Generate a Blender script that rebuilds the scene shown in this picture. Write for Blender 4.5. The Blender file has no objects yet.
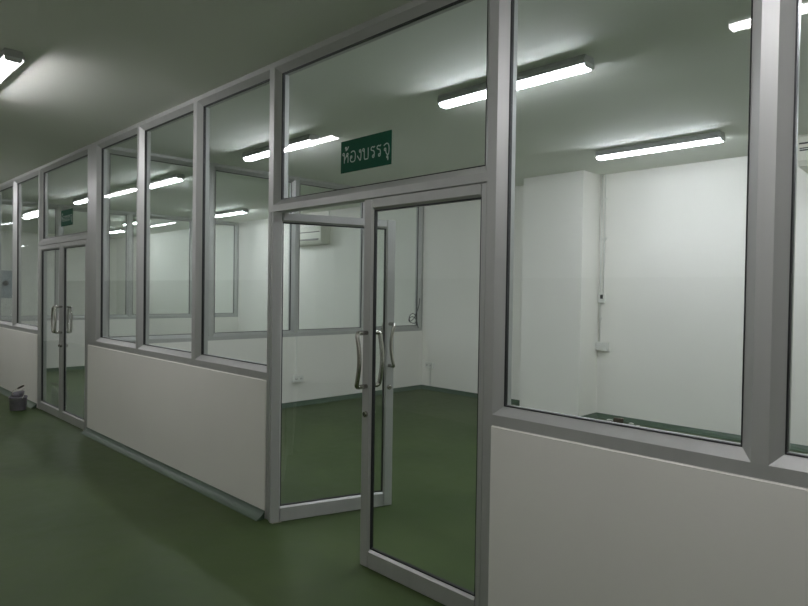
import bpy, bmesh, math, random
from mathutils import Vector, Matrix
random.seed(4)
S = bpy.context.scene
COL = S.collection
PI = math.pi

# ------------------------------------------------------------------ materials
def new_mat(name):
    m = bpy.data.materials.new(name); m.use_nodes = True
    nt = m.node_tree; nt.nodes.clear()
    out = nt.nodes.new('ShaderNodeOutputMaterial')
    return m, nt, out

def paint(name, col, rough=.5, metal=0., spec=.5, var=.04, scale=3., bump=0., bscale=60., streak=None, coat=0.):
    m, nt, out = new_mat(name)
    N, Lk = nt.nodes, nt.links
    b = N.new('ShaderNodeBsdfPrincipled')
    b.inputs['Roughness'].default_value = rough
    b.inputs['Metallic'].default_value = metal
    b.inputs['Specular IOR Level'].default_value = spec
    b.inputs['Coat Weight'].default_value = coat
    tc = N.new('ShaderNodeTexCoord'); mp = N.new('ShaderNodeMapping')
    Lk.new(tc.outputs['Object'], mp.inputs['Vector'])
    if streak: mp.inputs['Scale'].default_value = streak
    nz = N.new('ShaderNodeTexNoise'); nz.inputs['Scale'].default_value = scale; nz.inputs['Detail'].default_value = 5
    Lk.new(mp.outputs['Vector'], nz.inputs['Vector'])
    rp = N.new('ShaderNodeValToRGB')
    rp.color_ramp.elements[0].position = .3; rp.color_ramp.elements[1].position = .7
    lo = [c*(1-var) for c in col]; hi = [min(1, c*(1+var)) for c in col]
    rp.color_ramp.elements[0].color = (*lo, 1); rp.color_ramp.elements[1].color = (*hi, 1)
    Lk.new(nz.outputs['Fac'], rp.inputs['Fac']); Lk.new(rp.outputs['Color'], b.inputs['Base Color'])
    if bump:
        n2 = N.new('ShaderNodeTexNoise'); n2.inputs['Scale'].default_value = bscale; n2.inputs['Detail'].default_value = 3
        Lk.new(mp.outputs['Vector'], n2.inputs['Vector'])
        bp = N.new('ShaderNodeBump'); bp.inputs['Strength'].default_value = bump; bp.inputs['Distance'].default_value = .01
        Lk.new(n2.outputs['Fac'], bp.inputs['Height']); Lk.new(bp.outputs['Normal'], b.inputs['Normal'])
    Lk.new(b.outputs[0], out.inputs[0])
    return m

def floor_mat():
    m, nt, out = new_mat('green_epoxy_floor')
    N, Lk = nt.nodes, nt.links
    b = N.new('ShaderNodeBsdfPrincipled')
    tc = N.new('ShaderNodeTexCoord')
    n1 = N.new('ShaderNodeTexNoise'); n1.inputs['Scale'].default_value = .9; n1.inputs['Detail'].default_value = 6; n1.inputs['Distortion'].default_value = .6
    n2 = N.new('ShaderNodeTexNoise'); n2.inputs['Scale'].default_value = 9; n2.inputs['Detail'].default_value = 8
    for n in (n1, n2): Lk.new(tc.outputs['Object'], n.inputs['Vector'])
    r1 = N.new('ShaderNodeValToRGB')
    r1.color_ramp.elements[0].position = .35; r1.color_ramp.elements[0].color = (.041, .069, .020, 1)
    r1.color_ramp.elements[1].position = .68; r1.color_ramp.elements[1].color = (.063, .093, .032, 1)
    Lk.new(n1.outputs['Fac'], r1.inputs['Fac'])
    mx = N.new('ShaderNodeMixRGB'); mx.blend_type = 'MULTIPLY'; mx.inputs['Fac'].default_value = .30
    Lk.new(r1.outputs['Color'], mx.inputs['Color1'])
    r2 = N.new('ShaderNodeValToRGB')
    r2.color_ramp.elements[0].position = .4; r2.color_ramp.elements[0].color = (.72, .72, .72, 1)
    r2.color_ramp.elements[1].position = .6; r2.color_ramp.elements[1].color = (1, 1, 1, 1)
    Lk.new(n2.outputs['Fac'], r2.inputs['Fac']); Lk.new(r2.outputs['Color'], mx.inputs['Color2'])
    Lk.new(mx.outputs['Color'], b.inputs['Base Color'])
    mr = N.new('ShaderNodeMapRange'); mr.inputs['To Min'].default_value = .40; mr.inputs['To Max'].default_value = .55
    Lk.new(n2.outputs['Fac'], mr.inputs['Value']); Lk.new(mr.outputs['Result'], b.inputs['Roughness'])
    b.inputs['Specular IOR Level'].default_value = .20
    bp = N.new('ShaderNodeBump'); bp.inputs['Strength'].default_value = .08; bp.inputs['Distance'].default_value = .01
    Lk.new(n2.outputs['Fac'], bp.inputs['Height']); Lk.new(bp.outputs['Normal'], b.inputs['Normal'])
    Lk.new(b.outputs[0], out.inputs[0])
    return m

def glass_mat(name, tint, base=.035, rough=.0):
    # window glass: a thin sheet that lets light through and mirrors a little, more at a glancing angle
    m, nt, out = new_mat(name)
    N, Lk = nt.nodes, nt.links
    t = N.new('ShaderNodeBsdfTransparent'); t.inputs['Color'].default_value = (*tint, 1)
    g = N.new('ShaderNodeBsdfGlossy'); g.inputs['Roughness'].default_value = rough
    lw = N.new('ShaderNodeLayerWeight')
    p = N.new('ShaderNodeMath'); p.operation = 'POWER'; p.inputs[1].default_value = 5
    Lk.new(lw.outputs['Facing'], p.inputs[0]); lw.inputs['Blend'].default_value = .5
    ma = N.new('ShaderNodeMath'); ma.operation = 'MULTIPLY_ADD'; ma.inputs[1].default_value = 1-base; ma.inputs[2].default_value = base
    Lk.new(p.outputs[0], ma.inputs[0])
    mx = N.new('ShaderNodeMixShader')
    Lk.new(ma.outputs[0], mx.inputs['Fac']); Lk.new(t.outputs[0], mx.inputs[1]); Lk.new(g.outputs[0], mx.inputs[2])
    Lk.new(mx.outputs[0], out.inputs[0])
    return m

def emit_mat(name, col, k):
    m, nt, out = new_mat(name)
    e = nt.nodes.new('ShaderNodeEmission'); e.inputs['Color'].default_value = (*col, 1); e.inputs['Strength'].default_value = k
    nt.links.new(e.outputs[0], out.inputs[0])
    return m

def two_tone_mat():
    m, nt, out = new_mat('two_tone_corridor_paint')
    N, Lk = nt.nodes, nt.links
    b = N.new('ShaderNodeBsdfPrincipled'); b.inputs['Roughness'].default_value = .6
    g = N.new('ShaderNodeNewGeometry'); sp = N.new('ShaderNodeSeparateXYZ')
    Lk.new(g.outputs['Position'], sp.inputs[0])
    gt = N.new('ShaderNodeMath'); gt.operation = 'GREATER_THAN'; gt.inputs[1].default_value = 1.72
    Lk.new(sp.outputs['Z'], gt.inputs[0])
    mx = N.new('ShaderNodeMixRGB'); mx.inputs['Color1'].default_value = (.30, .29, .25, 1); mx.inputs['Color2'].default_value = (.78, .77, .73, 1)
    Lk.new(gt.outputs[0], mx.inputs['Fac']); Lk.new(mx.outputs['Color'], b.inputs['Base Color'])
    Lk.new(b.outputs[0], out.inputs[0])
    return m

TUBE = 80.0
M = dict(
    wall=paint('white_wall_paint', (.85, .84, .79), .55, var=.02, scale=1.3, bump=.05, bscale=40),
    ceil=paint('white_ceiling_paint', (.79, .82, .75), .75, var=.02, scale=.8),
    floor=floor_mat(),
    cove=paint('green_cove_paint', (.060, .098, .066), .4, var=.10, scale=6),
    alu=paint('grey_powder_coated_aluminium', (.45, .46, .445), .42, metal=.3, var=.03, scale=14, streak=(1, 1, .04)),
    gasket=paint('black_rubber_gasket', (.012, .013, .014), .5),
    glass=glass_mat('clear_window_glass', (.965, .985, .972)),
    steel=paint('polished_stainless_steel', (.55, .53, .49), .2, metal=1., var=.05, scale=10),
    housing=paint('grey_lamp_housing', (.42, .43, .42), .5, var=.03),
    plastic=paint('pale_lamp_end_plastic', (.62, .64, .64), .35, var=.02),
    cover=glass_mat('clear_lamp_cover', (.97, .98, .98), .03, .05),
    tube=emit_mat('glowing_fluorescent_tube', (.93, .93, 1.02), TUBE),
    tube_new=emit_mat('brighter_fluorescent_tube', (.96, .92, .96), TUBE*1.15),
    dado=two_tone_mat(),
    sign=paint('dark_green_sign_face', (.010, .080, .044), .8, spec=.2, var=.05),
    letter=paint('pale_green_lettering', (.42, .52, .46), .7),
    white_pl=paint('white_plastic', (.74, .75, .71), .35, var=.02),
    cream=paint('cream_plastic', (.70, .70, .62), .4, var=.02),
    dark=paint('dark_slot', (.02, .02, .022), .6),
    black=paint('black_plastic', (.015, .015, .016), .4),
    cable=paint('dark_grey_cable', (.06, .065, .065), .5),
    wcable=paint('white_conduit_plastic', (.76, .77, .73), .4),
    bucket=paint('grey_violet_bucket_plastic', (.27, .25, .29), .5, var=.2, scale=14),
    paintrim=paint('dried_pale_paint', (.45, .43, .42), .6, var=.3, scale=20),
    wood=paint('brown_wood', (.06, .045, .03), .6, var=.2, scale=20),
    paper=paint('white_scrap', (.65, .65, .6), .7),
    bluegrey=paint('blue_grey_metal_box', (.22, .27, .29), .45, var=.05),
    zinc=paint('zinc_plated_metal', (.45, .42, .35), .4, metal=.8),
)

# ------------------------------------------------------------------ helpers
def tag(o, label=None, cat=None, group=None, kind=None):
    if label: o['label'] = label
    if cat: o['category'] = cat
    if group: o['group'] = group
    if kind: o['kind'] = kind
    return o

def link(name, bm, mat, parent=None, loc=None, smooth=False):
    """bm holds WORLD coordinates when there is no parent or the parent is unrotated at loc; origin put at loc"""
    loc = Vector(loc) if loc is not None else (Vector(parent.matrix_world.translation) if parent else Vector((0, 0, 0)))
    bmesh.ops.recalc_face_normals(bm, faces=bm.faces[:])
    bmesh.ops.translate(bm, verts=bm.verts, vec=-loc)
    me = bpy.data.meshes.new(name); bm.to_mesh(me); bm.free()
    me.materials.append(M[mat] if isinstance(mat, str) else mat)
    if smooth:
        for p in me.polygons: p.use_smooth = True
    o = bpy.data.objects.new(name, me); COL.objects.link(o)
    if parent:
        o.parent = parent
        o.location = loc - PL.get(parent.name, Vector((0, 0, 0)))
    else:
        o.location = loc
    PL[o.name] = loc
    return o
PL = {}

def lnk(name, bm, mat, parent, smooth=False):
    """child whose mesh is written in its parent's local coordinates"""
    bmesh.ops.recalc_face_normals(bm, faces=bm.faces[:])
    me = bpy.data.meshes.new(name); bm.to_mesh(me); bm.free()
    me.materials.append(M[mat])
    if smooth:
        for p in me.polygons: p.use_smooth = True
    o = bpy.data.objects.new(name, me); COL.objects.link(o); o.parent = parent
    return o

def empty(name, loc, rz=0):
    o = bpy.data.objects.new(name, None); COL.objects.link(o)
    o.location = loc; o.rotation_euler = (0, 0, rz); o.empty_display_size = .1
    PL[o.name] = Vector(loc)
    return o

def box(bm, x0, x1, y0, y1, z0, z1, bev=0.):
    r = bmesh.ops.create_cube(bm, size=1)
    vs = r['verts']
    for v in vs:
        v.co = Vector(((x0+x1)/2 + v.co.x*(x1-x0), (y0+y1)/2 + v.co.y*(y1-y0), (z0+z1)/2 + v.co.z*(z1-z0)))
    if bev:
        es = list({e for v in vs for e in v.link_edges})
        bmesh.ops.bevel(bm, geom=es, offset=bev, segments=2, affect='EDGES', profile=.5)
    return bm

def B(*a, **k): return box(bmesh.new(), *a, **k)

def prism(bm, pts, fn, a, b):
    """polygon pts (p,q) swept from a to b; fn(t,p,q) -> world"""
    A = [bm.verts.new(fn(a, p, q)) for p, q in pts]
    Bv = [bm.verts.new(fn(b, p, q)) for p, q in pts]
    n = len(pts)
    for i in range(n):
        bm.faces.new((A[i], A[(i+1) % n], Bv[(i+1) % n], Bv[i]))
    bm.faces.new(A); bm.faces.new(Bv[::-1])
    return bm

def ring(bm, rect, sec, fn):
    """closed frame round rect (u0,u1,v0,v1): sec = list of (inset, depth); fn(u,v,w) -> world"""
    u0, u1, v0, v1 = rect
    cs = []
    for (su, sv, u, v) in ((1, 1, u0, v0), (-1, 1, u1, v0), (-1, -1, u1, v1), (1, -1, u0, v1)):
        cs.append([bm.verts.new(fn(u+su*i, v+sv*i, w)) for i, w in sec])
    n = len(sec)
    for k in range(4):
        P, Q = cs[k], cs[(k+1) % 4]
        for i in range(n):
            bm.faces.new((P[i], P[(i+1) % n], Q[(i+1) % n], Q[i]))
    return bm

def tube(bm, pts, r, seg=12, closed_ends=True):
    pts = [Vector(p) for p in pts]
    rings = []
    up = None
    for i, p in enumerate(pts):
        if i == 0: d = pts[1]-pts[0]
        elif i == len(pts)-1: d = pts[-1]-pts[-2]
        else: d = (pts[i+1]-pts[i]).normalized() + (pts[i]-pts[i-1]).normalized()
        d.normalize()
        if up is None:
            up = Vector((0, 0, 1)) if abs(d.z) < .9 else Vector((1, 0, 0))
        s = d.cross(up).normalized(); up = s.cross(d).normalized()
        rr = r[i] if isinstance(r, (list, tuple)) else r
        rings.append([bm.verts.new(p + (s*math.cos(2*PI*k/seg) + up*math.sin(2*PI*k/seg))*rr) for k in range(seg)])
    for a, b in zip(rings, rings[1:]):
        for k in range(seg):
            bm.faces.new((a[k], a[(k+1) % seg], b[(k+1) % seg], b[k]))
    if closed_ends:
        bm.faces.new(rings[0]); bm.faces.new(rings[-1][::-1])
    return bm

def spline(ctrl, n=8):
    """Catmull-Rom through ctrl"""
    P = [Vector(c) for c in ctrl]; P = [P[0]*2-P[1]] + P + [P[-1]*2-P[-2]]
    out = []
    for i in range(1, len(P)-2):
        for k in range(n):
            t = k/n
            a, b, c, d = P[i-1], P[i], P[i+1], P[i+2]
            out.append(.5*((2*b) + (c-a)*t + (2*a-5*b+4*c-d)*t*t + (3*b-a-3*c+d)*t**3))
    out.append(P[-2])
    return out

def rounded(ctrl, rad, n=6):
    """polyline with filleted corners"""
    P = [Vector(c) for c in ctrl]; out = [P[0]]
    for a, b, c in zip(P, P[1:], P[2:]):
        d1 = (a-b).normalized(); d2 = (c-b).normalized()
        r = min(rad, (a-b).length*.49, (c-b).length*.49)
        s, e = b+d1*r, b+d2*r
        for k in range(n+1):
            t = k/n
            out.append(s*(1-t)**2 + b*2*t*(1-t) + e*t*t)
    out.append(P[-1])
    return out

def copy_tree(o, parent=None):
    c = o.copy(); COL.objects.link(c); c.parent = parent
    for ch in [x for x in COL.objects if x.parent == o]: copy_tree(ch, c)
    return c

counters = {}
def num(kind):
    counters[kind] = counters.get(kind, 0) + 1
    return f'{kind}_{counters[kind]}'

# ------------------------------------------------------------------ measures (metres)
H = 3.06            # ceiling
DEP = .09           # partition frame depth
BACK = 5.03         # back wall
XL, XR = -20.0, 2.8 # building ends
FRONT = -3.4        # far side of the corridor
S1, S2 = -7.0, -12.75   # room faces of the two cross partitions
SILL0, SILL1, TOP0 = .94, .99, 3.025
HEAD0, HEAD1 = 2.07, 2.112

# ------------------------------------------------------------------ shell
tag(link('floor', B(XL-.15, XR+.15, FRONT-.15, BACK+.15, -.12, 0), 'floor'), 'green painted epoxy floor running through corridor and rooms', 'floor', kind='structure')
tag(link('ceiling', B(XL-.15, XR+.15, FRONT-.15, BACK+.15, H, H+.12), 'ceil'), 'plain white ceiling over corridor and rooms', 'ceiling', kind='structure')
tag(link('wall_back', B(XL-.15, XR+.15, BACK, BACK+.15, 0, H), 'wall'), 'white back wall behind the glazed rooms', 'wall', kind='structure')
tag(link('wall_left', B(XL-.15, XL, FRONT, BACK, 0, H), 'wall'), 'white end wall far down the corridor', 'wall', kind='structure')
tag(link('wall_right', B(XR, XR+.15, FRONT, BACK, 0, H), 'wall'), 'white end wall on the right, out of view', 'wall', kind='structure')
tag(link('wall_front', B(XL-.15, XR+.15, FRONT-.15, FRONT, 0, H), 'dado'), 'two-tone corridor wall seen only as a reflection', 'wall', kind='structure')
cb = B(-4.80, -3.93, 4.60, BACK, 0, H, bev=.004)
tag(link('wall_column', cb, 'wall', loc=(-4.36, 4.8, 0)), 'square white column standing out from the back wall', 'column', kind='structure')

COVE = [(0, 0), (-.064, 0), (-.062, .004), (-.040, .016), (-.022, .031), (-.009, .046), (-.004, .056), (0, .056)]
def cove(name, fn, a, b, label):
    tag(link(name, prism(bmesh.new(), COVE, fn, a, b), 'cove', smooth=False), label, 'skirting', kind='structure')

# lower walls of the long partition
WALLS = [(-1.765, XR, 'low white wall under the big windows right of the doorway'),
         (-7.12, -3.66, 'low white wall between the two glass doorways'),
         (XL, -8.975, 'low white wall left of the far doorway behind the bucket')]
for i, (a, b, lab) in enumerate(WALLS):
    bm = B(a, b, -.007, DEP+.004, 0, SILL0, bev=.0)
    es = [e for e in bm.edges if all(abs(v.co.z-SILL0) < 1e-5 for v in e.verts) and all(v.co.y < 0 for v in e.verts)]
    bmesh.ops.bevel(bm, geom=es, offset=.005, segments=3, affect='EDGES')
    tag(link('wall_partition' if i == 0 else f'wall_partition_{i+1}', bm, 'wall', loc=((a+b)/2, 0, 0)), lab, 'wall', kind='structure')
    cove(f'baseboard_partition_{i+1}', lambda t, p, q: (t, -.007+p, q), a if i != 1 else -7.13, b if i != 1 else -3.655, ['green coved skirting under the right-hand wall', 'green coved skirting between the two doorways', 'green coved skirting left of the far doorway'][i])
    cove(f'baseboard_inside_{i+1}', lambda t, p, q: (t, DEP+.004-p, q), a, b, ['green coved skirting inside the right part of the near room', 'green coved skirting inside the near room between doorways', 'green coved skirting inside the far rooms'][i])
for i, (a, b) in enumerate(((XL, S2-DEP), (S2, S1-DEP), (S1, -4.80), (-3.93, XR))):
    cove(f'baseboard_back_{i+1}', lambda t, p, q: (t, BACK+p, q), a, b, ['green skirting along the back of the farthest room', 'green skirting along the back of the second room', 'green skirting on the back wall left of the column', 'green skirting on the back wall right of the column'][i])
cove('baseboard_column_1', lambda t, p, q: (t, 4.60+p, q), -4.80, -3.93, 'green skirting across the front of the column')
cove('baseboard_column_2', lambda t, p, q: (-3.93-p, t, q), 4.60, BACK, 'green skirting on the right side of the column')
cove('baseboard_column_3', lambda t, p, q: (-4.80+p, t, q), 4.60, BACK, 'green skirting on the left side of the column')

# ------------------------------------------------------------------ aluminium glazing
C_ = .040
SEC = [(0, 0), (C_, .038), (C_, DEP), (0, DEP)]
GSK = [(C_-.001, .035), (C_+.0042, .037), (C_+.0042, .056), (C_-.001, .056)]
front = lambda u, v, w: (u, w, v)
def sidef(xs): return lambda u, v, w: (xs-w, u, v)

def bay(rect, fn, label, cat='window'):
    u0, u1, v0, v1 = rect
    n = num('window')
    org = fn((u0+u1)/2, v0, DEP/2)
    w = link(n, ring(bmesh.new(), rect, SEC, fn), 'alu', loc=org)
    tag(w, label, cat, kind='structure')
    link('gasket', ring(bmesh.new(), rect, GSK, fn), 'gasket', w, loc=org)
    bm = bmesh.new()
    a = [fn(u, v, d) for d in (.042, .048) for u, v in ((u0+C_+.003, v0+C_+.003), (u1-C_-.003, v0+C_+.003), (u1-C_-.003, v1-C_-.003), (u0+C_+.003, v1-C_-.003))]
    vs = [bm.verts.new(p) for p in a]
    for f in ((0, 1, 2, 3), (7, 6, 5, 4), (0, 4, 5, 1), (1, 5, 6, 2), (2, 6, 7, 3), (3, 7, 4, 0)): bm.faces.new([vs[i] for i in f])
    link('glass_pane', bm, 'glass', w, loc=org)
    return w

def bar(u0, u1, v0, v1, fn, label):
    a, b = Vector(fn(u0, v0, 0)), Vector(fn(u1, v1, DEP))
    lo = [min(a[i], b[i]) for i in range(3)]; hi = [max(a[i], b[i]) for i in range(3)]
    o = link(num('trim'), B(lo[0], hi[0], lo[1], hi[1], lo[2], hi[2]), 'alu', loc=((lo[0]+hi[0])/2, (lo[1]+hi[1])/2, lo[2]))
    tag(o, label, 'frame bar', kind='structure')
    return o

bar(XL, XR, TOP0, H, front, 'grey aluminium rail along the ceiling over the long partition')
bar(-1.765, XR, SILL0, SILL1, front, 'grey sill rail under the big windows right of the doorway')
bar(-7.12, -3.66, SILL0, SILL1, front, 'grey sill rail between the two doorways')
bar(XL, -8.975, SILL0, SILL1, front, 'grey sill rail left of the far doorway')
# posts: (x0, x1, z0, label)
POST = [(-.675, -.622, SILL1, 'wide grey mullion at the right edge between the big windows'),
        (.467, .52, SILL1, 'grey mullion just outside the right of the view'),
        (1.61, 1.66, SILL1, 'grey mullion farthest to the right'),
        (-1.818, -1.765, 0, 'tall grey post on the right of the near doorway'),
        (-3.66, -3.605, HEAD0, 'upper part of the grey post left of the near doorway'),
        (-4.757, -4.70, SILL1, 'grey mullion left of the window next to the near doorway'),
        (-5.865, -5.82, SILL1, 'grey mullion right of the window next to the far doorway'),
        (-7.12, -6.905, SILL1, 'broad grey post where the cross partition meets the long one'),
        (-7.17, -7.12, 0, 'grey jamb on the right of the far doorway'),
        (-8.975, -8.925, 0, 'tall grey post on the left of the far doorway'),
        (-10.21, -10.16, SILL1, 'first grey mullion left of the far doorway'),
        (-11.35, -11.30, SILL1, 'second grey mullion left of the far doorway')]
x = -12.49
while x > XL+1:
    POST.append((x-.05, x, SILL1, f'grey mullion of the farthest windows down the corridor')); x -= 1.14
for a, b, z, lab in POST: bar(a, b, z, TOP0, front, lab)
tag(link(num('trim'), B(-3.66, -3.629, 0, DEP, 0, HEAD0), 'alu', loc=(-3.645, .045, 0)), 'slim grey jamb on the left of the near doorway', 'frame bar', kind='structure')
bar(-3.605, -1.818, HEAD0, HEAD1, front, 'grey head bar over the near double door')
bar(-8.925, -7.17, HEAD0, HEAD1, front, 'grey head bar over the far double door')
B_ = [(-1.765, -.675, 'big clear window just right of the near doorway'),
      (-.622, .467, 'clear window cut off by the right edge of the photo'),
      (.52, 1.61, 'clear window outside the view on the right'),
      (1.66, XR, 'last clear window on the right, out of view'),
      (-4.70, -3.66, 'clear window just left of the near doorway'),
      (-5.82, -4.757, 'middle one of the three clear windows between the doorways'),
      (-6.905, -5.865, 'clear window just right of the far doorway'),
      (-10.16, -8.975, 'clear window just left of the far doorway'),
      (-11.30, -10.21, 'clear window at the left edge of the photo')]
for a, b, lab in B_: bay((a, b, SILL1, TOP0), front, lab)
xs = sorted([p for p in POST if p[0] < -11.2], key=lambda p: -p[0])
for p, q in zip(xs, xs[1:]): bay((q[1], p[0], SILL1, TOP0), front, 'clear window far down the corridor, left of the photo')
bay((XL, xs[-1][0], SILL1, TOP0), front, 'last clear window at the far end of the corridor')
bay((-3.605, -1.818, HEAD1, TOP0), front, 'wide clear transom window over the near double door')
bay((-8.925, -7.17, HEAD1, TOP0), front, 'clear transom window over the far double door')

# cross partitions
for k, xs_ in enumerate((S1, S2)):
    fn = sidef(xs_)
    nm = 'cross partition between the first two rooms' if k == 0 else 'farther cross partition'
    tag(link(f'wall_cross_{k+1}', B(xs_-DEP-.002, xs_+.002, DEP+.004, BACK, 0, SILL0-.01), 'wall', loc=(xs_-.045, 2.5, 0)), f'low white wall of the {nm}', 'wall', kind='structure')
    bar(DEP, BACK, TOP0, H, fn, f'grey ceiling rail of the {nm}')
    bar(DEP, BACK, SILL0-.01, .975, fn, f'grey sill rail of the {nm}')
    my = [(DEP+.001, .14), (1.32, 1.37), (2.55, 2.605), (3.80, 3.85), (4.985, BACK)]
    if k: my = [(DEP+.001, .14), (1.32, 1.37), (2.60, 2.65), (3.93, 3.98), (4.985, BACK)]
    nth = ['end post at the long partition', 'first mullion', 'second mullion', 'third mullion', 'end post at the back wall']
    for j, (a, b) in enumerate(my): bar(a, b, .975, TOP0, fn, f'{nth[j]} of the {nm}')
    pn = ['first', 'second', 'third', 'fourth']
    for j, (p, q) in enumerate(zip(my, my[1:])): bay((p[1], q[0], .975, TOP0), fn, f'{pn[j]} clear window of the {nm}')
    cove(f'baseboard_cross_{2*k+1}', lambda t, p, q: (xs_+.002-p, t, q), DEP, BACK, f'green skirting on the right of the {nm}')
    cove(f'baseboard_cross_{2*k+2}', lambda t, p, q: (xs_-DEP-.002+p, t, q), DEP, BACK, f'green skirting on the left of the {nm}')

# ------------------------------------------------------------------ doors (local: hinge at x=0, leaf along +x, front is -y)
def handle_bm(sx, sy, y0, hand=-1):
    """bowed D handle; sx = stile centre, sy = -1 front / +1 rear, y0 = face"""
    c = []
    zt, zb, off, bow = 1.318, 1.018, (.074 if sy*hand < 0 else .052), .024
    bm = bmesh.new()
    pts = [(sx, y0, zt), (sx, y0+sy*off, zt)]
    n = 8
    for i in range(1, n):
        t = i/n
        pts.append((sx-bow*math.sin(PI*t), y0+sy*off, zt+(zb-zt)*t))
    pts += [(sx, y0+sy*off, zb), (sx, y0, zb)]
    tube(bm, rounded(pts, .045, 6), .0125, 16)
    return bm

def door_leaf(loc, rz, L, label, hs=.068, hand=1):
    n = num('door')
    d = empty(n, loc, rz); tag(d, label, 'door', kind='structure')
    T = .044; z0, z1 = .004, 2.062; fs = .068
    y0, y1 = -T/2, T/2
    # stiles with a chamfer on the glass side
    def stile(xa, xb, inner):
        c = .011
        if inner > 0: pts = [(xa, y0), (xb-c, y0), (xb, y0+c), (xb, y1-c), (xb-c, y1), (xa, y1)]
        else: pts = [(xb, y0), (xa+c, y0), (xa, y0+c), (xa, y1-c), (xa+c, y1), (xb, y1)]
        return prism(bmesh.new(), pts, lambda t, p, q: (p, q, t), z0, z1)
    lnk('stile', stile(0, hs, 1), 'alu', d); lnk('stile', stile(L-fs, L, -1), 'alu', d)
    c = .014
    def rail(za, zb, inner):
        if inner > 0: pts = [(y0, za), (y0, zb-c), (y0+c, zb), (y1-c, zb), (y1, zb-c), (y1, za)]
        else: pts = [(y0, zb), (y0, za+c), (y0+c, za), (y1-c, za), (y1, za+c), (y1, zb)]
        return prism(bmesh.new(), pts, lambda t, p, q: (t, p, q), hs-.0005, L-fs+.0005)
    lnk('bottom_rail', rail(z0, .106, 1), 'alu', d); lnk('top_rail', rail(2.0, z1, -1), 'alu', d)
    g = bmesh.new(); r = (hs, L-fs, .106, 2.0)
    ring(g, r, [(-.001, -.010), (.006, -.010), (.006, .010), (-.001, .010)], lambda u, v, w: (u, w, v))
    lnk('gasket', g, 'gasket', d)
    lnk('glass_pane', B(hs+.002, L-fs-.002, -.003, .003, .108, 1.998), 'glass', d)
    sx = L-fs/2
    for sy in (-1, 1):
        lnk('door_handle', handle_bm(sx, sy, sy*T/2, -1 if rz > 3 else 1), 'steel', d, True)['label'] = 'bowed stainless steel pull handle'
    for sy in (-1, 1):
        lk = tube(bmesh.new(), [(sx, sy*T/2, .862), (sx, sy*(T/2+.012), .862), (sx, sy*(T/2+.016), .862)], [.017, .017, .013], 20)
        lk = lnk('lock_cylinder', lk, 'steel', d)
        ya, yb = sorted((sy*(T/2+.015), sy*(T/2+.0175)))
        lnk('keyhole', B(sx-.0015, sx+.0015, ya, yb, .855, .869), 'dark', lk)
    pv = bmesh.new()
    box(pv, .01, .075, -.03, .03, .0005, .0038, bev=.001)
    lnk('floor_pivot', pv, 'zinc', d)
    return d
YD = .022
door_leaf((-3.576, -.022, 0), math.radians(72.0), .893, 'glass door leaf of the near doorway standing open into the room')
door_leaf((-1.820, YD, 0), PI, .858, 'closed glass door leaf on the right of the near doorway', hs=.036)
door_leaf((-8.922, YD, 0), 0, .868, 'closed left glass leaf of the far double door')
door_leaf((-7.173, YD, 0), PI, .868, 'closed right glass leaf of the far double door')

# ------------------------------------------------------------------ signs
# Thai letters as pen strokes in a unit-high cell; 'o' = small head loop (cx, cy, r)
G = {
 'ho': [('o', .12, .86, .11), [(.23, .86), (.23, .4), (.23, 0)], [(.23, .22), (.36, .48), (.50, .60), (.66, .62), (.74, .50), (.74, 0)], ('o', .66, .80, .10), [(.56, .74), (.50, .66), (.44, .58)]],
 'tho': [('o', .30, 1.42, .08), [(.38, 1.42), (.36, 1.28), (.30, 1.20), (.50, 1.28), (.66, 1.54)]],
 'o': [('o', .20, .48, .10), [(.10, .48), (.08, .25), (.16, .06), (.40, 0), (.66, .08), (.74, .35), (.74, .70), (.62, .94), (.40, 1.0), (.14, .90)]],
 'ngo': [('o', .40, .86, .11), [(.51, .88), (.53, .6), (.50, .2), (.42, 0), (.30, .12), (.02, .46)]],
 'bo': [('o', .12, .88, .11), [(.23, .88), (.23, .4), (.25, .08), (.34, 0), (.62, 0), (.72, .08), (.74, .4), (.74, 1.0)]],
 'ro': [('o', .34, .12, .11), [(.45, .12), (.47, .40), (.40, .58), (.20, .66), (.06, .74), (.08, .90), (.24, .98), (.40, .92), (.54, 1.0)]],
 'cho': [('o', .22, .50, .10), [(.30, .44), (.34, .20), (.46, .04), (.60, .0), (.68, .2), (.70, .60), (.60, .92), (.36, 1.0), (.06, .84)]],
 'u': [('o', .50, -.20, .08), [(.58, -.20), (.58, -.34), (.56, -.50)]],
}
WORD = [('ho', 140), ('tho', 150), ('o', 215), ('ngo', 290), ('bo', 345), ('ro', 425), ('ro', 483), ('cho', 546), ('u', 546)]
def sign(x0, x1, z0, z1, label):
    t = .003; yb = .0385; W = x1-x0
    s = link('room_sign', B(x0, x1, yb, yb+t, z0, z1), 'sign', loc=((x0+x1)/2, yb, z0)); tag(s, label, 'sign')
    hgt = .062; base = z0 + .30*(z1-z0)
    for g, px in WORD:
        gx = x0 + (px-120)/500*W
        bm = bmesh.new()
        for st in G[g]:
            if st[0] == 'o':
                _, cx, cy, rr = st
                pts = [(cx+rr*math.cos(a), cy+rr*math.sin(a)) for a in [2*PI*k/16 for k in range(17)]]
            else: pts = [tuple(p)[:2] for p in spline([(a, b, 0) for a, b in st], 5)]
            P3 = [(gx+a*.066, yb-.0004, base+b*hgt) for a, b in pts]
            tube(bm, P3, .0036, 6)
        for v in bm.verts: v.co.y = yb + (v.co.y-yb)*.25
        link('letter', bm, 'letter', s, loc=(gx, yb, base))
    return s
sign(-2.943, -2.508, 2.247, 2.434, 'green sign with pale Thai writing on the transom over the near doorway')
sign(-8.19, -7.78, 2.262, 2.449, 'green sign on the transom over the far doorway')

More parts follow.
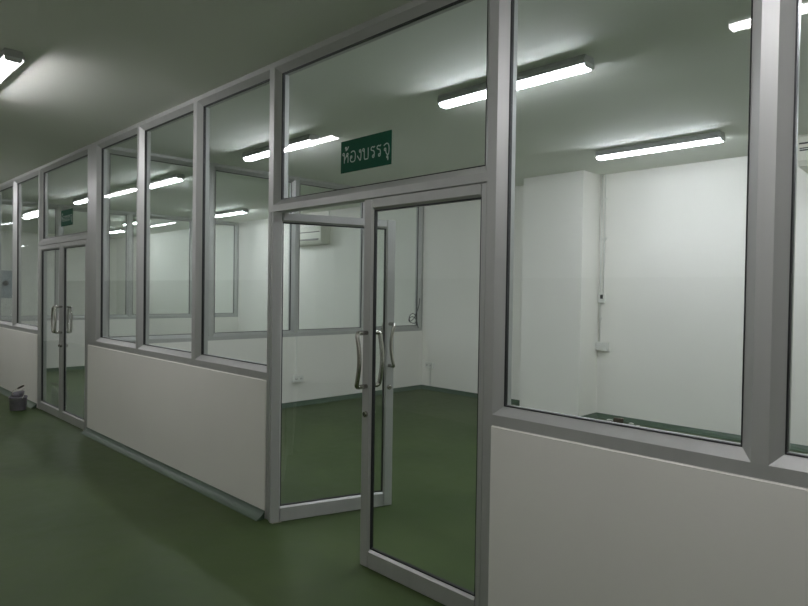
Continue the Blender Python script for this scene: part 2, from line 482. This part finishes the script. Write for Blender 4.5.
# ------------------------------------------------------------------ lamps
def make_lamp():
    r = empty('ceiling_batten_light', (0, 0, 0)); L = 1.26
    sec = [(-.050, 0), (-.064, -.034), (-.063, -.060), (-.058, -.060), (-.054, -.048), (.054, -.048), (.058, -.060), (.063, -.060), (.064, -.034), (.050, 0)]
    lnk('housing', prism(bmesh.new(), sec, lambda t, p, q: (t, p, q), -L/2+.01, L/2-.01), 'housing', r)
    for s in (-1, 1):
        bm = bmesh.new(); x = s*L/2
        pr = [(-.050, -.047), (-.050, -.066), (-.036, -.080), (.036, -.080), (.050, -.066), (.050, -.047)]
        prism(bm, pr, lambda t, p, q: (t, p, q), x-s*.016, x-s*.002)
        lnk('end_cap', bm, 'plastic', r)
    for y in (-.020, .020):
        bm = bmesh.new(); tube(bm, [(-L/2+.017, y, -.073), (L/2-.017, y, -.073)], .0135, 12)
        lnk('fluorescent_tube', bm, 'tube', r, True)
    cv = bmesh.new()
    pr = [(-.047, -.048), (-.047, -.074), (-.040, -.090), (-.030, -.096), (.030, -.096), (.040, -.090), (.047, -.074), (.047, -.048)]
    A = [cv.verts.new((-L/2+.017, p, q)) for p, q in pr]; Bq = [cv.verts.new((L/2-.017, p, q)) for p, q in pr]
    for i in range(len(pr)-1): cv.faces.new((A[i], A[i+1], Bq[i+1], Bq[i]))
    lnk('clear_cover', cv, 'cover', r)
    for x in (-.40, 0, .40):
        for s in (-1, 1):
            lnk('clip', B(x-.012, x+.012, s*.062-.005, s*.062+.005, -.060, -.028, bev=.0015), 'housing', r)
    return r
lamp = make_lamp()
NEAR, MID, FAR, COR = 'lamps in the near room', 'lamps in the second room', 'lamps in the farthest room', 'lamps in the corridor'
LAMPS = [(-2.66, 1.31, 'bright batten light seen across the post right of the near doorway', NEAR),
         (-2.70, 3.82, 'bright batten light nearest the back wall, above right of the column', NEAR),
         (-5.60, 1.35, 'bright batten light on the ceiling left of the green sign', NEAR),
         (-.2, 1.31, 'front batten light of the near room beyond the right edge', NEAR),
         (-.2, 3.82, 'rear batten light of the near room beyond the right edge', NEAR),
         (-8.62, 1.42, 'batten light of the second room seen just above the far sill windows', MID),
         (-11.10, 1.30, 'batten light of the second room seen through the far transom', MID),
         (-11.05, 3.82, 'small batten light near the second room back wall, beside the conduit', MID),
         (-14.2, 3.3, 'tiny distant batten light of the farthest room, right one', FAR),
         (-17.0, 3.85, 'tiny distant batten light of the farthest room, left one', FAR),
         (-13.95, 1.22, 'distant batten light seen through the window left of the far doorway', FAR),
         (-17.8, 1.22, 'batten light at the far end seen through the leftmost window', FAR),
         (-5.27, -1.27, 'corridor batten light at the upper left edge of the photo', COR),
         (-.58, -1.20, 'corridor batten light above the viewer, seen mirrored at the upper right', COR),
         (-9.85, -1.27, 'corridor batten light farther left, seen only mirrored', COR),
         (-14.6, -1.30, 'corridor batten light near the far end, out of view', COR)]
first = True
for e in LAMPS:
    x, y, lab, g = e
    o = lamp if first else copy_tree(lamp)
    first = False
    o.location = (x, y, H); tag(o, lab, 'ceiling light', g)
    if g == COR:
        for ch in [c for c in COL.objects if c.parent == o and c.name.startswith('fluorescent_tube')]:
            ch.material_slots[0].link = 'OBJECT'; ch.material_slots[0].material = M['tube_new']

# ------------------------------------------------------------------ electrics on the walls
def plate(bm, x0, x1, z0, z1, y, t=.035):
    return box(bm, x0, x1, y-t, y, z0, z1, bev=.004)
c = empty('surface_conduit', (-3.885, BACK, .95)); tag(c, 'thin white conduit pipes running down the back wall beside the column', 'conduit')
bm = bmesh.new(); tube(bm, [(-3.90, BACK-.014, .94), (-3.90, BACK-.014, H)], .009, 10); link('conduit_pipe', bm, 'wcable', c, smooth=True)
bm = bmesh.new(); tube(bm, [(-3.86, BACK-.014, 1.56), (-3.86, BACK-.014, H)], .008, 10); link('conduit_pipe', bm, 'wcable', c, smooth=True)
for z in (1.25, 2.25, 2.75):
    bm = bmesh.new(); box(bm, -3.925, -3.835 if z > 1.5 else -3.875, BACK-.018, BACK, z-.012, z+.012, bev=.003); link('pipe_clip', bm, 'wcable', c)
s = empty('wall_switch', (-3.88, BACK, 1.50)); tag(s, 'small white wall switch with black key on the conduit beside the column', 'switch')
link('switch_plate', plate(bmesh.new(), -3.920, -3.830, 1.45, 1.565, BACK, .040), 'white_pl', s)
link('switch_key', B(-3.885, -3.85, BACK-.048, BACK-.039, 1.50, 1.55, bev=.002), 'black', s)
s = empty('junction_box', (-3.85, BACK, .89)); tag(s, 'white junction box at the lower end of the conduit beside the column', 'junction box')
link('box_body', plate(bmesh.new(), -3.928, -3.775, .845, .955, BACK, .055), 'white_pl', s)
link('box_lid', B(-3.918, -3.785, BACK-.060, BACK-.054, .855, .945, bev=.002), 'white_pl', s)

def socket(kind_loc, label, fx):
    s = empty('wall_socket', kind_loc); tag(s, label, 'socket')
    return s
s = socket((-6.80, BACK, .38), 'white double socket low on the back wall near the corner', 0)
link('socket_plate', plate(bmesh.new(), -6.885, -6.725, .345, .435, BACK, .045), 'white_pl', s)
for dx in (-.04, .04):
    for ddx in (-.01, .01): link('socket_slot', B(-6.805+dx+ddx-.003, -6.805+dx+ddx+.003, BACK-.0465, BACK-.044, .38, .40), 'dark', s)
link('conduit_pipe', tube(bmesh.new(), [(-6.805, BACK-.01, .06), (-6.805, BACK-.01, .35)], .008, 8), 'wcable', s)
s = socket((S1+.002, 2.60, .36), 'white double socket low under the cross partition windows', 0)
bm = bmesh.new(); box(bm, S1+.002, S1+.047, 2.52, 2.68, .32, .41, bev=.004); link('socket_plate', bm, 'white_pl', s)
for dy in (-.04, .04):
    for dd in (-.01, .01): link('socket_slot', B(S1+.046, S1+.0485, 2.60+dy+dd-.003, 2.60+dy+dd+.003, .355, .375), 'dark', s)
link('conduit_pipe', tube(bmesh.new(), [(S1+.012, 2.58, .40), (S1+.012, 2.58, .93)], .007, 8), 'wcable', s)

# loose coiled cable hanging at the foot of the last cross window
ctrl = [(S1+.005, 4.955, 1.45), (S1+.012, 4.93, 1.33), (S1+.02, 4.87, 1.22), (S1+.03, 4.80, 1.13), (S1+.03, 4.72, 1.09), (S1+.03, 4.70, 1.16), (S1+.03, 4.78, 1.21), (S1+.03, 4.86, 1.14), (S1+.04, 4.83, 1.06), (S1+.04, 4.72, 1.07), (S1+.03, 4.69, 1.12),
        (S1+.03, 4.76, 1.16), (S1+.02, 4.86, 1.12), (S1+.01, 4.91, 1.02), (S1+.006, 4.93, .975)]
tag(link('loose_cable', tube(bmesh.new(), spline(ctrl, 8), .006, 8), 'cable', loc=(S1+.01, 4.9, 1.0), smooth=True), 'dark loose cable coiled at the lower corner of the cross partition window', 'cable')
# ------------------------------------------------------------------ air conditioners
def air_con(x0, x1, z0, z1, label, D=.23, slots=None):
    r = empty('air_conditioner', ((x0+x1)/2, BACK, z0)); tag(r, label, 'air conditioner', 'wall air conditioners')
    sec = [(0, z0+.02), (-D*.5, z0), (-D+.03, z0+.02), (-D, z0+.07), (-D, z1-.03), (-D+.03, z1), (0, z1)]
    link('case', prism(bmesh.new(), sec, lambda t, p, q: (t, BACK+p, q), x0, x1), 'cream', r)
    sl = slots or (z0+.075, z1-.115)
    ins = .06 if not slots else .012
    link('air_outlet', B(x0+ins, x1-ins, BACK-D-.003, BACK-D+.012, sl[0], sl[0]+.03, bev=.002), 'dark', r)
    fl = B(x0+ins, x1-ins, BACK-D-.010, BACK-D-.004, sl[0]+.012, sl[0]+.018)
    link('louvre', fl, 'white_pl', r)
    link('intake_slot', B(x0+ins*.5, x1-ins*.5, BACK-D-.002, BACK-D+.012, sl[1], sl[1]+.015), 'dark', r)
    return r
air_con(-10.42, -9.42, 2.42, 2.76, 'cream wall air conditioner on the back wall of the second room')
air_con(-1.60, -.50, 2.745, 3.058, 'cream air conditioner high up at the right edge near the ceiling', D=.68, slots=(2.90, 2.962))
tag(link('surface_conduit', tube(bmesh.new(), [(-9.46, BACK-.012, 2.75), (-9.46, BACK-.012, H)], .011, 8), 'wcable', loc=(-9.46, BACK, 2.75)), 'thin white conduit above the second room air conditioner', 'conduit')

# ------------------------------------------------------------------ control box by the far cross partition
r = empty('control_box', (S2, .42, 1.34)); tag(r, 'blue-grey control box with black knobs seen through the leftmost window', 'control box')
link('mounting_rail', B(S2, S2+.012, .10, .545, 1.50, 1.66), 'bluegrey', r)
link('box_body', B(S2+.011, S2+.14, .20, .545, 1.34, 1.82, bev=.006), 'bluegrey', r)
link('knob', tube(bmesh.new(), [(S2+.14, .44, 1.60), (S2+.18, .44, 1.60)], .045, 16), 'black', r)
link('knob', tube(bmesh.new(), [(S2+.14, .32, 1.60), (S2+.18, .32, 1.60)], .045, 16), 'black', r)

# ------------------------------------------------------------------ bucket with tools
def lathe(bm, prof, seg=28, c=(0, 0)):
    rs = []
    for rad, z in prof: rs.append([bm.verts.new((c[0]+rad*math.cos(2*PI*k/seg), c[1]+rad*math.sin(2*PI*k/seg), z)) for k in range(seg)])
    for a, b in zip(rs, rs[1:]):
        for k in range(seg): bm.faces.new((a[k], a[(k+1) % seg], b[(k+1) % seg], b[k]))
    bm.faces.new(rs[0][::-1]); bm.faces.new(rs[-1])
    return bm
BX, BY = -8.98, -.215
bk = empty('paint_bucket', (BX, BY, 0)); tag(bk, 'small grey-violet paint bucket on the floor left of the far doorway', 'bucket')
lnk('bucket_body', lathe(bmesh.new(), [(.084, .0), (.088, .004), (.099, .155), (.104, .158), (.104, .17), (.095, .17), (.092, .155), (.082, .02)]), 'bucket', bk, True)
hb = bmesh.new()
tube(hb, [(.103*math.cos(a), .02+.05*math.sin(a), .155+.105*math.sin(a)) for a in [PI*i/14 for i in range(15)]], .0045, 8)
lnk('bail_handle', hb, 'paper', bk)
lnk('paint', lathe(bmesh.new(), [(.087, .11), (.088, .12)]), 'paintrim', bk)
ro = empty('paint_roller', (BX, BY, .1705)); ro.rotation_euler = (0, 0, .75)
tag(ro, 'dark-stained paint roller lying across the top of the bucket', 'paint roller')
lnk('roller_sleeve', tube(bmesh.new(), [(.0, -.085, .032), (.0, .085, .032)], .032, 18), 'bucket', ro, True)
lnk('roller_frame', tube(bmesh.new(), rounded([(.0, -.085, .032), (.0, -.11, .032), (0, -.11, .085), (0, -.03, .095), (0, .0, .10)], .02, 4), .004, 8), 'zinc', ro, True)
lnk('grip', tube(bmesh.new(), [(0, -.01, .098), (0, .03, .105), (0, .09, .115), (0, .11, .118)], [.009, .012, .012, .009], 12), 'wood', ro, True)

# ------------------------------------------------------------------ scraps on the floor at the back wall
def debris(name, bm, mat, label, cat): tag(link(name, bm, mat, loc=tuple(sum((v.co for v in bm.verts), Vector())/len(bm.verts))[:2]+(0,)), label, cat)
bm = B(-.055, .055, -.03, .03, 0, .055, bev=.004); bmesh.ops.rotate(bm, cent=(0, 0, 0), matrix=Matrix.Rotation(.35, 3, 'Z'), verts=bm.verts); bmesh.ops.translate(bm, verts=bm.verts, vec=(-3.565, 4.90, .0015))
debris('wood_block', bm, 'wood', 'small brown wooden block on the floor below the junction box', 'wood block')
for i, (x, y, s, lab) in enumerate(((-3.68, 4.90, .035, 'pale scrap left of the small brown block'), (-3.40, 4.90, .03, 'white scrap just right of the small brown block'), (-3.30, 4.86, .022, 'white scrap farther right of the small brown block'))):
    bm = bmesh.new(); bmesh.ops.create_icosphere(bm, subdivisions=2, radius=s)
    for v in bm.verts:
        v.co.z = v.co.z*.35; v.co *= 1+.25*random.uniform(-1, 1)
    zm = min(v.co.z for v in bm.verts)
    bmesh.ops.translate(bm, verts=bm.verts, vec=(x, y, .001-zm))
    debris('plaster_scrap', bm, 'paper', lab, 'scrap')

# ------------------------------------------------------------------ camera, world, view
f, yaw, pitch, roll, d = 629.77, .7896, -.0177, .0147, 2.334
w = Vector((-math.sin(yaw)*math.cos(pitch), math.cos(yaw)*math.cos(pitch), math.sin(pitch)))
r = w.cross(Vector((0, 0, 1))).normalized(); u = r.cross(w)
c_, s_ = math.cos(roll), math.sin(roll)
r2 = c_*r+s_*u; u2 = -s_*r+c_*u
cam = bpy.data.cameras.new('camera'); co = bpy.data.objects.new('camera', cam); COL.objects.link(co)
mw = Matrix((r2, u2, -w)).transposed().to_4x4(); mw.translation = Vector((0, -d, 1.55)); co.matrix_world = mw
cam.sensor_width = 36; cam.lens = f/808*36; cam.clip_start = .05; cam.clip_end = 100
cam.shift_y = 0
S.camera = co
wd = bpy.data.worlds.new('world'); S.world = wd; wd.use_nodes = True
wd.node_tree.nodes['Background'].inputs[0].default_value = (0, 0, 0, 1)
wd.node_tree.nodes['Background'].inputs[1].default_value = 0
S.view_settings.view_transform = 'Standard'; S.view_settings.look = 'None'
S.view_settings.exposure = 0.0; S.view_settings.gamma = 1
cy = S.cycles
cy.max_bounces = 10; cy.diffuse_bounces = 6; cy.glossy_bounces = 4; cy.transparent_max_bounces = 32; cy.transmission_bounces = 6
cy.sample_clamp_indirect = 6
cy.use_denoising = True
